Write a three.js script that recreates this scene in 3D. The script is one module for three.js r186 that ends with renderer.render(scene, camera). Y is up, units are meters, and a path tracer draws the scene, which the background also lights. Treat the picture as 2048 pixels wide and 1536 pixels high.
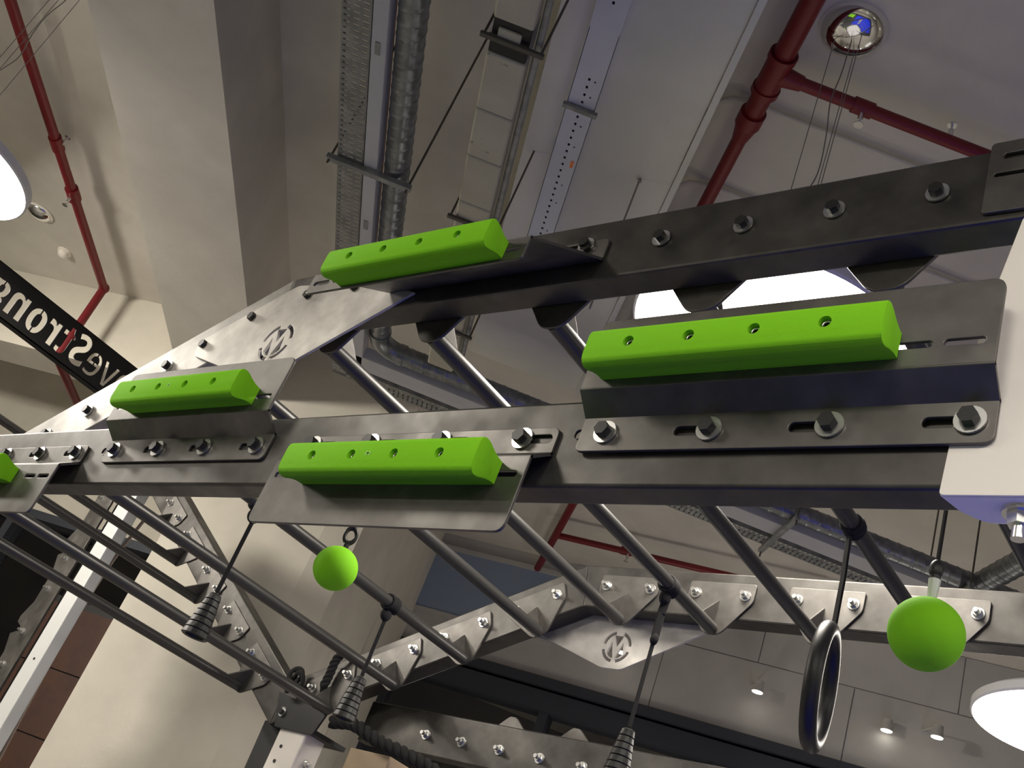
import * as THREE from 'three';
import { RoundedBoxGeometry } from 'three/addons/geometries/RoundedBoxGeometry.js';
import { mergeGeometries, toCreasedNormals } from 'three/addons/utils/BufferGeometryUtils.js';
import { RectAreaLightUniformsLib } from 'three/addons/lights/RectAreaLightUniformsLib.js';
import { FontLoader } from 'three/addons/loaders/FontLoader.js';
import { Brush, Evaluator, SUBTRACTION } from 'three-bvh-csg';

// ------------------------------------------------------------------ camera, sky, lamps, exposure
const scene = new THREE.Scene();
scene.background = new THREE.Color().setRGB(0.0006, 0.0006, 0.0012);   // night behind the panes
const EYE = 1.55;                                                      // camera height over the floor
const camera = new THREE.PerspectiveCamera(39.44, 2048 / 1536, 0.05, 80);
camera.position.set(0, EYE, 0);
{
  const m = new THREE.Matrix4().makeBasis(
    new THREE.Vector3(0.7727841, 0.33575486, -0.53858463),
    new THREE.Vector3(0.05646463, 0.80887043, 0.58526948),
    new THREE.Vector3(0.63215226, -0.48269794, 0.60612394));
  camera.quaternion.setFromRotationMatrix(m);
}
scene.add(camera);
const renderer = new THREE.WebGLRenderer({ antialias: true });
renderer.toneMapping = THREE.LinearToneMapping;
renderer.toneMappingExposure = 1.3;
renderer.shadowMap.enabled = true;
renderer.shadowMap.type = THREE.PCFSoftShadowMap;
RectAreaLightUniformsLib.init();
const LAMP_POWER = 16, UP_POWER = 0.25, LAMP_COLOR = new THREE.Color().setRGB(1, 0.93, 0.83);

// ------------------------------------------------------------------ helpers
let seed = 7;
const rnd = () => { seed = (seed * 1664525 + 1013904223) >>> 0; return seed / 4294967296; };
const V = (x, y, z) => new THREE.Vector3(x, y, z);
const TH = 0.792;                                  // the building stands at about 45 degrees to the rig
const E1 = V(-Math.cos(TH), 0, -Math.sin(TH)), E2 = V(Math.sin(TH), 0, -Math.cos(TH));
const PHI = Math.atan2(Math.cos(TH), Math.sin(TH));
const RM = (a, b, y) => V(0, y + EYE, 0).addScaledVector(E1, a).addScaledVector(E2, b);
const taken = {};
function numbered(n) { const k = taken[n] = (taken[n] ?? -1) + 1; return k ? `${n}_${String(k).padStart(3, '0')}` : n; }
function fin(m) { m.castShadow = m.receiveShadow = true; return m; }
function planarUV(g) {
  g = g.index ? g.toNonIndexed() : g;
  const p = g.attributes.position, uv = new Float32Array(p.count * 2), a = V(), b = V(), c = V();
  for (let i = 0; i < p.count; i += 3) {
    a.fromBufferAttribute(p, i); b.fromBufferAttribute(p, i + 1); c.fromBufferAttribute(p, i + 2);
    const n = b.clone().sub(a).cross(c.clone().sub(a));
    const ax = Math.abs(n.x), ay = Math.abs(n.y), az = Math.abs(n.z);
    [a, b, c].forEach((v, k) => {
      const u = az >= ax && az >= ay ? [v.x, v.y] : ay >= ax ? [v.x, v.z] : [v.z, v.y];
      uv[2 * (i + k)] = u[0]; uv[2 * (i + k) + 1] = u[1];
    });
  }
  g.setAttribute('uv', new THREE.BufferAttribute(uv, 2));
  return g;
}
function merge(list) {
  const gs = (Array.isArray(list) ? list : [list]).map(g => {
    g = planarUV(g);
    for (const k of Object.keys(g.attributes)) if (!['position', 'normal', 'uv'].includes(k)) g.deleteAttribute(k);
    return g;
  });
  return gs.length > 1 ? mergeGeometries(gs) : gs[0];
}
const mesh = (name, geo, mat, parent) => { const m = fin(new THREE.Mesh(merge(geo), mat)); m.name = name; if (parent) parent.add(m); return m; };
const raw = (name, geo, mat, parent) => { const m = fin(new THREE.Mesh(geo, mat)); m.name = name; if (parent) parent.add(m); return m; };
function thing(name, label, category, pos = V(0, 0, 0), turn = 0, group) {
  const o = new THREE.Group(); o.name = numbered(name); o.position.copy(pos); o.rotation.y = turn;
  o.userData = { label, category }; if (group) o.userData.group = group;
  scene.add(o); return o;
}
function struct(name, geo, mat, label, pos, turn = 0) {
  const m = mesh(name, geo, mat); m.userData = { kind: 'structure', label }; if (pos) m.position.copy(pos); m.rotation.y = turn;
  scene.add(m); return m;
}
const box = (x0, x1, y0, y1, z0, z1) => new THREE.BoxGeometry(x1 - x0, y1 - y0, z1 - z0).translate((x0 + x1) / 2, (y0 + y1) / 2, (z0 + z1) / 2);
const rbox = (x0, x1, y0, y1, z0, z1, r = 0.006, s = 3) => new RoundedBoxGeometry(x1 - x0, y1 - y0, z1 - z0, s, r).translate((x0 + x1) / 2, (y0 + y1) / 2, (z0 + z1) / 2);
function cyl(p, q, r, n = 16, r2 = r) {
  const d = q.clone().sub(p), g = new THREE.CylinderGeometry(r2, r, d.length(), n);
  g.applyQuaternion(new THREE.Quaternion().setFromUnitVectors(V(0, 1, 0), d.normalize()));
  const m = p.clone().add(q).multiplyScalar(0.5); return g.translate(m.x, m.y, m.z);
}
const tube = (pts, r, n = 48, k = 10) => new THREE.TubeGeometry(new THREE.CatmullRomCurve3(pts), n, r, k);
function poly(pts, r = 0) {            // closed outline, corners rounded by r (a number or one for each corner)
  const s = new THREE.Shape(), n = pts.length;
  pts.forEach((p, i) => {
    const c = new THREE.Vector2(...p), a = new THREE.Vector2(...pts[(i + n - 1) % n]), b = new THREE.Vector2(...pts[(i + 1) % n]);
    const rr = Array.isArray(r) ? r[i] : r;
    if (rr < 0.002) { if (i) s.lineTo(c.x, c.y); else s.moveTo(c.x, c.y); return; }
    const da = a.clone().sub(c), db = b.clone().sub(c), t = Math.min(rr, da.length() / 2.1, db.length() / 2.1);
    const p1 = c.clone().add(da.setLength(t || 1e-6)), p2 = c.clone().add(db.setLength(t || 1e-6));
    if (i) s.lineTo(p1.x, p1.y); else s.moveTo(p1.x, p1.y);
    s.quadraticCurveTo(c.x, c.y, p2.x, p2.y);
  });
  s.closePath(); return s;
}
function slot(x0, x1, y, h) {
  const p = new THREE.Path(), r = h / 2;
  p.moveTo(x0 + r, y - r); p.lineTo(x1 - r, y - r); p.absarc(x1 - r, y, r, -Math.PI / 2, Math.PI / 2, false);
  p.lineTo(x0 + r, y + r); p.absarc(x0 + r, y, r, Math.PI / 2, Math.PI * 1.5, false); return p;
}
const ext = (shape, d, bevel = 0.0012, seg = 6) => new THREE.ExtrudeGeometry(shape, { depth: d - 2 * bevel, bevelEnabled: bevel > 0, bevelThickness: bevel, bevelSize: bevel, bevelOffset: -bevel, bevelSegments: 2, curveSegments: seg }).translate(0, 0, bevel);

// ------------------------------------------------------------------ procedural textures
function noiseGrid(n, per, sd) {        // tiling value noise
  let s = sd; const r = () => { s = (s * 1664525 + 1013904223) >>> 0; return s / 4294967296; };
  const g = Array.from({ length: per * per }, r);
  const out = new Float32Array(n * n), sm = t => t * t * (3 - 2 * t);
  for (let y = 0; y < n; y++) for (let x = 0; x < n; x++) {
    const fx = x / n * per, fy = y / n * per, ix = Math.floor(fx), iy = Math.floor(fy), tx = sm(fx - ix), ty = sm(fy - iy);
    const at = (i, j) => g[(j % per) * per + (i % per)];
    out[y * n + x] = (at(ix, iy) * (1 - tx) + at(ix + 1, iy) * tx) * (1 - ty) + (at(ix, iy + 1) * (1 - tx) + at(ix + 1, iy + 1) * tx) * ty;
  }
  return out;
}
function fbm(n, base, oct, sd) {
  const out = new Float32Array(n * n); let amp = 1, tot = 0;
  for (let o = 0; o < oct; o++) { const g = noiseGrid(n, base << o, sd + o * 77); for (let i = 0; i < out.length; i++) out[i] += g[i] * amp; tot += amp; amp *= 0.55; }
  for (let i = 0; i < out.length; i++) out[i] /= tot; return out;
}
function tex(n, fn, srgb = true, rep = 1) {
  const d = new Uint8Array(n * n * 4);
  for (let i = 0; i < n * n; i++) { const c = fn(i, i % n, Math.floor(i / n)); d[4 * i] = c[0]; d[4 * i + 1] = c[1]; d[4 * i + 2] = c[2]; d[4 * i + 3] = 255; }
  const t = new THREE.DataTexture(d, n, n); t.wrapS = t.wrapT = THREE.RepeatWrapping; t.magFilter = THREE.LinearFilter; t.minFilter = THREE.LinearMipmapLinearFilter; t.generateMipmaps = true;
  if (srgb) t.colorSpace = THREE.SRGBColorSpace; t.repeat.set(rep, rep); t.needsUpdate = true; return t;
}
const N1 = fbm(256, 4, 5, 11), N2 = fbm(256, 8, 4, 91), N3 = fbm(256, 16, 4, 321);
const cl = v => Math.max(0, Math.min(255, v));
const grey = (arr, lo, hi) => i => { const v = cl(lo + (hi - lo) * arr[i]); return [v, v, v]; };
const T = {
  plaster: tex(256, i => { const v = 236 + 30 * (N1[i] - 0.5) + 12 * (N3[i] - 0.5); return [cl(v), cl(v), cl(v - 2)]; }, true, 0.5),
  plasterBump: tex(256, grey(N3, 60, 200), false, 3),
  steel: tex(256, i => { const v = 205 + 90 * (N1[i] - 0.5) + 40 * (N3[i] - 0.5); return [cl(v + 3), cl(v), cl(v - 3)]; }, true, 2.2),
  steelRough: tex(256, grey(N2, 90, 165), false, 2.2),
  grain: tex(256, grey(N3, 40, 220), false, 12),
  galv: tex(256, i => { const v = 200 + 70 * (N2[i] - 0.5) + 50 * (N3[i] - 0.5); return [cl(v), cl(v + 2), cl(v + 3)]; }, true, 3),
  stain: tex(256, i => { let v = 225 + 26 * (N1[i] - 0.5); const s = N2[i] + 0.35 * (N3[i] - 0.5); if (s > 0.74) v -= Math.min(90, (s - 0.74) * 900); return [cl(v), cl(v - 3), cl(v - 16)]; }, true, 2.6),
  wood: tex(256, (i, x, y) => { const v = 150 + 80 * (N1[(Math.floor(y / 6) * 256 + x) % 65536] - 0.5) + 30 * (N3[i] - 0.5); return [cl(v), cl(v * 0.72), cl(v * 0.52)]; }, true, 1.3),
};
const std = (c, o = {}) => new THREE.MeshStandardMaterial({ color: Array.isArray(c) ? new THREE.Color().setRGB(...c) : new THREE.Color(c), ...o });
const M = {
  ceiling: std([0.74, 0.70, 0.625], { roughness: 0.95, map: T.plaster, bumpMap: T.plasterBump, bumpScale: 0.0012 }),
  wall: std([0.81, 0.765, 0.665], { roughness: 0.92, map: T.plaster, bumpMap: T.plasterBump, bumpScale: 0.0012 }),
  panel: std([0.60, 0.585, 0.555], { roughness: 0.8, map: T.plaster }),
  soffit: std([0.70, 0.69, 0.655], { roughness: 0.9, map: T.plaster }),
  steel: std([0.145, 0.142, 0.136], { roughness: 0.85, roughnessMap: T.steelRough, metalness: 0.75, map: T.steel }),
  plate: std([0.215, 0.21, 0.20], { roughness: 0.85, roughnessMap: T.steelRough, metalness: 0.7, map: T.steel }),
  silver: std([0.90, 0.885, 0.85], { roughness: 0.45, metalness: 0.25, map: T.steel }),
  litSteel: std([0.56, 0.55, 0.53], { roughness: 0.85, roughnessMap: T.steelRough, metalness: 0.3, map: T.steel }),  // the beam steel again, lamp reflection painted in as a paler colour
  rung: std([0.07, 0.068, 0.065], { roughness: 0.36, metalness: 0.5 }),
  white: std([0.88, 0.83, 0.75], { roughness: 0.45 }),
  postPaint: std([0.62, 0.63, 0.62], { roughness: 0.5, metalness: 0.15 }),
  black: std([0.012, 0.012, 0.013], { roughness: 0.55 }),
  blackMetal: std([0.022, 0.021, 0.02], { roughness: 0.4, metalness: 0.3 }),
  banner: std([0.03, 0.029, 0.028], { roughness: 0.5, metalness: 0.2 }),
  zinc: std([0.72, 0.72, 0.70], { roughness: 0.28, metalness: 0.95 }),
  chrome: std([0.83, 0.83, 0.83], { roughness: 0.08, metalness: 1 }),
  green: std([0.21, 0.60, 0.002], { roughness: 0.92, bumpMap: T.grain, bumpScale: 0.0004 }),
  mark: std([0.34, 0.72, 0.12], { roughness: 0.8 }),
  greenBall: std([0.23, 0.66, 0.002], { roughness: 0.85, bumpMap: T.grain, bumpScale: 0.0003 }),
  rubber: std([0.012, 0.0115, 0.011], { roughness: 0.45 }),
  sleeve: std([0.62, 0.66, 0.58], { roughness: 0.3 }),
  web: std([0.010, 0.0095, 0.0095], { roughness: 0.95 }),
  red: std([0.16, 0.004, 0.008], { roughness: 0.45 }),
  galv: std([0.42, 0.43, 0.44], { roughness: 0.38, metalness: 0.8, map: T.galv }),
  tray: std([0.50, 0.50, 0.47], { roughness: 0.5, metalness: 0.55, map: T.galv }),
  trunking: std([0.66, 0.66, 0.65], { roughness: 0.6, map: T.plaster }),
  strip: std([0.66, 0.68, 0.76], { roughness: 0.6, map: T.plaster }),
  duct: std([0.66, 0.645, 0.55], { roughness: 0.7, map: T.stain }),
  wire: std([0.25, 0.24, 0.23], { roughness: 0.6, metalness: 0.3 }),
  rod: std([0.12, 0.11, 0.09], { roughness: 0.6, metalness: 0.5 }),
  lampBody: std([0.85, 0.85, 0.84], { roughness: 0.5 }),
  glow: new THREE.MeshStandardMaterial({ color: 0xffffff, emissive: LAMP_COLOR, emissiveIntensity: 5, roughness: 0.6 }),
  addedGlow: new THREE.MeshStandardMaterial({ color: 0xffffff, emissive: LAMP_COLOR, emissiveIntensity: 0.25, roughness: 0.6 }),  // for glowing surfaces added to light the ceiling
  spotGlow: new THREE.MeshStandardMaterial({ color: 0xffffff, emissive: LAMP_COLOR, emissiveIntensity: 3, roughness: 0.6 }),
  frame: std([0.05, 0.056, 0.07], { roughness: 0.5, metalness: 0.3 }),
  glass: new THREE.MeshPhysicalMaterial({ color: 0xffffff, transmission: 1, thickness: 0, roughness: 0.02, ior: 1.5 }),
  frosted: std([0.27, 0.34, 0.46], { roughness: 0.25 }),
  brown: std([0.20, 0.12, 0.075], { roughness: 0.6, map: T.wood }),
  floor: std([0.42, 0.40, 0.37], { roughness: 0.75, map: T.plaster }),
  blueMat: std([0.004, 0.022, 0.60], { roughness: 0.7 }),
  greenMat: std([0.2, 0.55, 0.02], { roughness: 0.8 }),
  board: std([0.62, 0.47, 0.31], { roughness: 0.7, map: T.plaster }),
  orange: std([0.8, 0.22, 0.05], { roughness: 0.6 }),
  tan: std([0.42, 0.35, 0.28], { roughness: 0.8 }),
};

// ------------------------------------------------------------------ the room (a along the joists, b across, heights from the eye)
const HC = 3.0;
const rb = (a0, a1, b0, b1, y0, y1) => box(b0, b1, y0, y1, -a1, -a0);            // room-aligned box
const AT = V(0, EYE, 0);
struct('floor', rb(-7, 13, -10, 10, -EYE - 0.2, -EYE), M.floor, 'pale grey gym floor', AT, PHI);
struct('ceiling', rb(-7, 13, -10, 10, HC, HC + 0.2), M.ceiling, 'pale plastered concrete ceiling', AT, PHI);
struct('wall_rear', rb(-7.2, -7, -10, 10, -EYE, HC), M.wall, 'pale wall behind the camera', AT, PHI);
struct('wall_right', rb(-7, 13, 10, 10.2, -EYE, HC), M.wall, 'pale wall far to the right', AT, PHI);
struct('wall_left', rb(-7, 13, -10.2, -10, -EYE, HC), M.wall, 'pale wall far to the left', AT, PHI);
struct('trim_1', rb(-7, 5.97, -2.0625, -1.5375, 2.512, HC), M.ceiling, 'deep plastered ceiling beam running into the pale pier', AT, PHI);
{
  const t = struct('trim_2', rb(-7, 4.56, -0.377, 0.17, 2.6, HC), M.soffit, 'flat grey boxed ceiling bulkhead beside the red pipes', AT, PHI);
  mesh('edge_trim', rb(-7, 4.56, 0.174, 0.196, 2.585, 2.62), M.trunking, t);
}
// coloured mats on the floor; the black one is added to cut bounce
for (const [n, m, a0, a1, b0, b1, h, l] of [['added_rubber_mat', M.black, -3.2, 3.0, -3.0, 4.4, 0.01, 'added black rubber matting under the rig to cut floor bounce'], ['blue_mat', M.blueMat, -2.2, 2.2, -0.5, 3.8, 0.025, 'blue exercise mat on the floor under the right end of the rig'], ['green_mat', M.greenMat, -2.4, -0.6, -3.2, -1.2, 0.025, 'green turf mat on the floor left of the blue mat']]) {
  const g = mesh(n, rb(a0, a1, b0, b1, h > 0.02 ? 0.01 : 0, h), m); g.position.set(0, 0, 0); g.rotation.y = PHI;
  g.userData = { label: l, category: 'mat' }; scene.add(g);
}
// the pale pier and the drop beam left of it
function planeGroup(a, b, da, db) {      // local x runs along (da, db), local +z faces the camera side
  const d = E1.clone().multiplyScalar(da).addScaledVector(E2, db);
  return { pos: RM(a, b, 0), turn: Math.atan2(-d.z, d.x) };
}
const W2 = planeGroup(6.32, -2.88, -0.30, 0.954);
struct('wall_pier', [box(1.286, 2.175, -EYE, HC, -0.7, 0)], M.wall, 'broad pale plastered pier in front of the windows', W2.pos, W2.turn);
struct('trim_3', [box(-7, 1.284, 2.464, HC, -0.3, 0)], M.wall, 'bright plastered drop beam above the left windows', W2.pos, W2.turn);
{ // return wall between the pier and the back wall
  const p = RM(5.667, -0.805, 0), q = RM(8.3, -0.44, 0), L = p.distanceTo(q), d = q.clone().sub(p).normalize();
  struct('wall_return', box(0, L, -EYE, HC, 0, 0.2), M.wall, 'shaded side wall running back from the pale pier', p, Math.atan2(-d.z, d.x));
}
// back wall: boarded above a band of black windows
const BW = planeGroup(8.06, -0.096, -0.388, 0.9216);
{
  const w = struct('wall_back', [box(-0.6, 11, 2.09, HC, -0.3, -0.012), box(-0.6, 11, -EYE, -0.6, -0.3, 0)], M.panel, 'grey boarded wall above the black windows', BW.pos, BW.turn);
  const row = (y0, y1, edges) => { for (let i = 0; i + 1 < edges.length; i++) mesh('wall_panel', box(edges[i] + 0.004, edges[i + 1] - 0.004, y0 + 0.004, y1 - 0.004, -0.012, 0), M.panel, w); };
  row(2.60, HC, [0.95, 2.41, 3.71, 5.01, 6.31, 7.61, 8.91]);
  row(2.09, 2.60, [-0.38, 1.76, 3.06, 4.36, 5.66, 6.96, 8.26]);
  const win = thing('window_1', 'wide black night window under the boarded wall', 'window', BW.pos, BW.turn); delete win.userData.category; win.userData.kind = 'structure';
  mesh('head_frame', [box(-0.4, 10.6, 2.02, 2.09, -0.2, 0.03)], M.frame, win);
  mesh('head_rail', [box(-0.4, 10.6, 1.86, 2.0, -0.2, 0.0)], M.frame, win);
  for (let s = 1.06 - 1.25; s < 10; s += 1.25) mesh('mullion', box(s - 0.035, s + 0.035, -0.6, 1.86, -0.18, -0.02), M.frame, win);
  for (let s = 1.06 - 1.25; s < 9; s += 1.25) mesh('pane', box(s + 0.035, s + 1.215, -0.6, 1.86, -0.1, -0.094), M.glass, win);
  const tr = thing('window_2', 'bluish frosted high window in the corner beside the pier', 'window', BW.pos, BW.turn); delete tr.userData.category; tr.userData.kind = 'structure';
  mesh('pane', box(-0.27, 0.93, 2.36, 2.86, -0.012, 0.004), M.frosted, tr);
  mesh('window_frame', [box(-0.3, 0.95, 2.33, 2.36, -0.012, 0.012), box(-0.3, -0.27, 2.33, 2.9, -0.012, 0.012), box(-0.3, 0.95, 2.86, 2.9, -0.012, 0.012)], M.panel, tr);
}
{ // recess behind the drop beam: grey wall, black window, brown boarding
  const RW = planeGroup(7.5, -2.5, -0.30, 0.954);
  struct('wall_recess', [box(-7, 2.0, 1.82, HC, -0.2, 0), box(-7, 2.0, -EYE, -1.2, -0.2, 0)], M.wall, 'grey wall strip above the left windows', RW.pos, RW.turn);
  const win = thing('window_3', 'black night window left of the pale pier', 'window', RW.pos, RW.turn); delete win.userData.category; win.userData.kind = 'structure';
  mesh('window_frame', [box(-7, 2.0, 1.76, 1.82, -0.15, 0.03)], M.frame, win);
  for (let s = -5.2; s < 1; s += 1.5) { mesh('mullion', box(s - 0.03, s + 0.03, -1.2, 1.76, -0.15, -0.02), M.frame, win); mesh('pane', box(s + 0.03, s + 1.47, -1.2, 1.76, -0.1, -0.094), M.glass, win); }
  const br = struct('wall_boarding', box(-0.06, 2.0, -1.2, 1.32, -0.09, 0.0), M.black, 'dark brown boarded strip beside the pale pier', RW.pos, RW.turn);
  for (let i = 0; i < 6; i++) for (let k = 0; k < 2; k++) mesh('board', box(-0.05 + k * 1.02, 0.96 + k * 1.02, -1.2 + i * 0.4133, -1.2 + i * 0.4133 + 0.404, 0.0, 0.015), M.brown, br);
}

// ------------------------------------------------------------------ pendant lamps
function pendant(a, b, y, label, r = 0.37) {
  const g = thing('pendant_lamp', label, 'lamp', RM(a, b, y), 0, 'round pendant lamps');
  const top = HC - y, dome = [];
  for (let i = 0; i <= 14; i++) { const t = i / 14 * Math.PI / 2; dome.push(new THREE.Vector2(0.112 * Math.sin(t) + 1e-4, -0.075 * Math.cos(t))); }
  raw('canopy', new THREE.LatheGeometry(dome, 40).translate(0, top, 0), M.chrome, g);
  for (let k = 0; k < 3; k++) { const t = k * 2.094 + 0.4; mesh('suspension_wire', cyl(V(0.05 * Math.cos(t), 0.05, 0.05 * Math.sin(t)), V(0.05 * Math.cos(t), top - 0.03, 0.05 * Math.sin(t)), 0.0014, 6), M.wire, g); }
  const c = []; for (let i = 0; i <= 8; i++) c.push(V(0.012 * Math.sin(i * 1.7), 0.05 + (top - 0.1) * i / 8, 0.012 * Math.cos(i * 2.3)));
  mesh('cord', tube(c, 0.0022, 60, 6), M.wire, g);
  const prof = [[0.001, 0.055], [0.12, 0.055], [r - 0.02, 0.05], [r, 0.035], [r, 0.006], [r - 0.007, 0], [r - 0.009, 0.006]].map(p => new THREE.Vector2(...p));
  raw('shade', toCreasedNormals(new THREE.LatheGeometry(prof, 72), 0.6), M.lampBody, g);
  raw('diffuser', new THREE.CylinderGeometry(r - 0.008, r - 0.008, 0.006, 72).translate(0, 0.004, 0), M.glow, g);
  const L = new THREE.RectAreaLight(LAMP_COLOR, LAMP_POWER, r * 1.77, r * 1.77);
  L.position.set(0, -0.008, 0); L.rotation.x = -Math.PI / 2; g.add(L);
  raw('added_top_glow', new THREE.CylinderGeometry(r - 0.05, r - 0.05, 0.006, 72).translate(0, 0.058, 0), M.addedGlow, g);  // glowing top added to brighten the ceiling
  const U = new THREE.RectAreaLight(LAMP_COLOR, UP_POWER, r * 1.5, r * 1.5);
  U.position.set(0, 0.066, 0); U.rotation.x = Math.PI / 2; g.add(U);
  return g;
}
pendant(3.446, -2.419, 1.90, 'round white pendant lamp at the left edge, over the slanted beam');
pendant(2.355, 0.522, 1.70, 'round white pendant lamp glowing behind the upper beam, under the mirrored canopy');
pendant(3.50, 2.21, 1.48, 'round white pendant lamp in the lower right corner');
for (const [a, b, y, l] of [                       // unseen fill pendants added round and behind the camera
  [1.5, -2.45, 1.8, 'left of the camera'], [-1.5, 0.0, 1.7, 'straight behind the camera'], [-0.4, 2.8, 1.7, 'right behind the camera'], [-0.7, -1.2, 1.7, 'just left of the camera'], [-1.0, 1.3, 1.7, 'just right of the camera'],
  [-3.4, -2.6, 1.7, 'far left behind the camera'], [-3.8, 1.8, 1.7, 'far right behind the camera'], [3.6, -5.0, 1.7, 'beyond the left edge of the picture'],
  [0.6, -5.4, 1.9, 'far left of the rig'], [1.4, 4.6, 1.6, 'far right of the rig'], [5.4, 4.9, 1.6, 'far beyond the right edge']]) pendant(a, b, y, 'added unseen round pendant lamp ' + l);

{ // unseen wall washer added at the left to brighten the pale pier
  const g = thing('added_wall_washer', 'added flat lamp beyond the left edge to brighten the pier', 'lamp', RM(4.2, -3.8, 2.1));
  g.lookAt(RM(5.9, -1.75, 0.9));
  mesh('housing', rbox(-0.34, 0.34, -0.2, 0.2, -0.06, -0.004, 0.01), M.lampBody, g);
  mesh('diffuser', box(-0.32, 0.32, -0.18, 0.18, -0.004, 0.0), M.glow, g);
  mesh('visor', rbox(-0.36, 0.36, 0.2, 0.215, -0.06, 0.17, 0.004), M.lampBody, g);  // hood added to keep this light off the ceiling
  mesh('bracket', cyl(V(0, 0.2, -0.03), V(0, 0.85, -0.03), 0.01, 10), M.wire, g);
  const L = new THREE.RectAreaLight(LAMP_COLOR, 85, 0.64, 0.36); L.position.set(0, 0, 0.006); L.rotation.y = Math.PI; g.add(L);
}

// unseen uplighters added below the picture to brighten far ceiling and wall
for (const [a, b, l] of [[6.3, 0.9, 'added floor uplighter before the black windows, left one'], [5.9, 2.9, 'added floor uplighter before the black windows, right one']]) {
  const g = thing('added_uplighter', l, 'lamp', RM(a, b, -EYE), 0, 'added floor uplighters');
  mesh('base', new THREE.CylinderGeometry(0.16, 0.17, 0.03, 32).translate(0, 0.015, 0), M.blackMetal, g);
  mesh('pole', cyl(V(0, 0.03, 0), V(0, 1.45, 0), 0.014, 14), M.blackMetal, g);
  raw('bowl', new THREE.LatheGeometry([[0.014, 1.44], [0.09, 1.46], [0.17, 1.52], [0.2, 1.58], [0.195, 1.58], [0.16, 1.53], [0.02, 1.49]].map(p => new THREE.Vector2(...p)), 40), M.lampBody, g);
  raw('diffuser', new THREE.CylinderGeometry(0.19, 0.19, 0.006, 40).translate(0, 1.577, 0), M.addedGlow, g);
  const L = new THREE.RectAreaLight(LAMP_COLOR, 16, 0.32, 0.32); L.position.set(0, 1.584, 0); L.rotation.x = Math.PI / 2; g.add(L);
}

// ------------------------------------------------------------------ the rig (x along the beams, heights from the eye)
const rig = thing('monkey_bar_rig', 'dark steel monkey bar rig with level and slanted beams, posts and round rungs', 'exercise rig', V(0, 0, 0));
const inner = new THREE.Matrix4().makeTranslation(0, EYE, 0);
const R_ = (name, geo, mat, parent = rig) => { const m = mesh(name, geo, mat, parent); if (parent === rig) m.position.y = EYE; return m; };
const ZB = -0.9555, ZA = -1.0925, ZC = -2.465, HB = 0.069;             // front faces, half the beam height
const J = [-1.93, 1.158], K = [-3.034, 0.629], TOP = [-4.80, 1.673], RIGHT = [0.9, 1.158];
const seg = (p, q) => ({ ang: Math.atan2(p[1] - q[1], p[0] - q[0]), len: Math.hypot(p[0] - q[0], p[1] - q[1]), dir: [(q[0] - p[0]) / Math.hypot(p[0] - q[0], p[1] - q[1]), (q[1] - p[1]) / Math.hypot(p[0] - q[0], p[1] - q[1])] });
const S1 = seg(J, K), S2 = seg(K, TOP);
function mitred(pts, h) {                // closed outline of a bent strip of half width h
  const up = [], dn = [];
  pts.forEach((p, i) => {
    const a = pts[Math.max(0, i - 1)], b = pts[Math.min(pts.length - 1, i + 1)];
    const n1 = i ? nrm(a, p) : nrm(p, b), n2 = i < pts.length - 1 ? nrm(p, b) : n1;
    const m = [n1[0] + n2[0], n1[1] + n2[1]], k = h * 2 / (m[0] * m[0] + m[1] * m[1]) ;
    up.push([p[0] + m[0] * k, p[1] + m[1] * k]); dn.push([p[0] - m[0] * k, p[1] - m[1] * k]);
  });
  return up.concat(dn.reverse());
  function nrm(p, q) { const l = Math.hypot(q[0] - p[0], q[1] - p[1]); return [-(q[1] - p[1]) / l, (q[0] - p[0]) / l]; }
}
const beamGeo = (pts, z0, z1) => ext(new THREE.Shape(pts.map(p => new THREE.Vector2(...p))), z1 - z0, 0.005, 4).translate(0, 0, z0);
function bent(name, p, q, prev, next, z0, z1, mat) {       // one straight length of beam, mitred where it meets its neighbours
  const all = mitred([prev, p, q, next].filter(Boolean), HB), n = [prev, p, q, next].filter(Boolean).length, i0 = prev ? 1 : 0;
  const o = [all[i0], all[i0 + 1], all[2 * n - 1 - (i0 + 1)], all[2 * n - 1 - i0]];
  return R_(name, beamGeo(o, z0, z1), mat);
}
// near frame
bent('upper_beam', RIGHT, J, null, K, ZA - 0.056, ZA, M.steel);
bent('slanted_beam', J, K, RIGHT, TOP, ZA - 0.056, ZA, M.litSteel).userData.label = 'slanted beam with lamp reflection painted into its grey face';
bent('rising_beam', K, TOP, J, null, ZA - 0.056, ZA, M.steel);
R_('lower_beam', rbox(-3.4, 0.9, 0.585, 0.723, ZB - 0.047, ZB, 0.006), M.steel);
// far frame
bent('upper_beam', RIGHT, J, null, K, ZC - 0.065, ZC, M.steel);
bent('slanted_beam', J, K, RIGHT, TOP, ZC - 0.065, ZC, M.steel);
bent('rising_beam', K, TOP, J, null, ZC - 0.065, ZC, M.steel);
R_('lower_beam', rbox(-2.72, 0.9, 0.589, 0.727, -2.625, -2.575, 0.006), M.steel);
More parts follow.
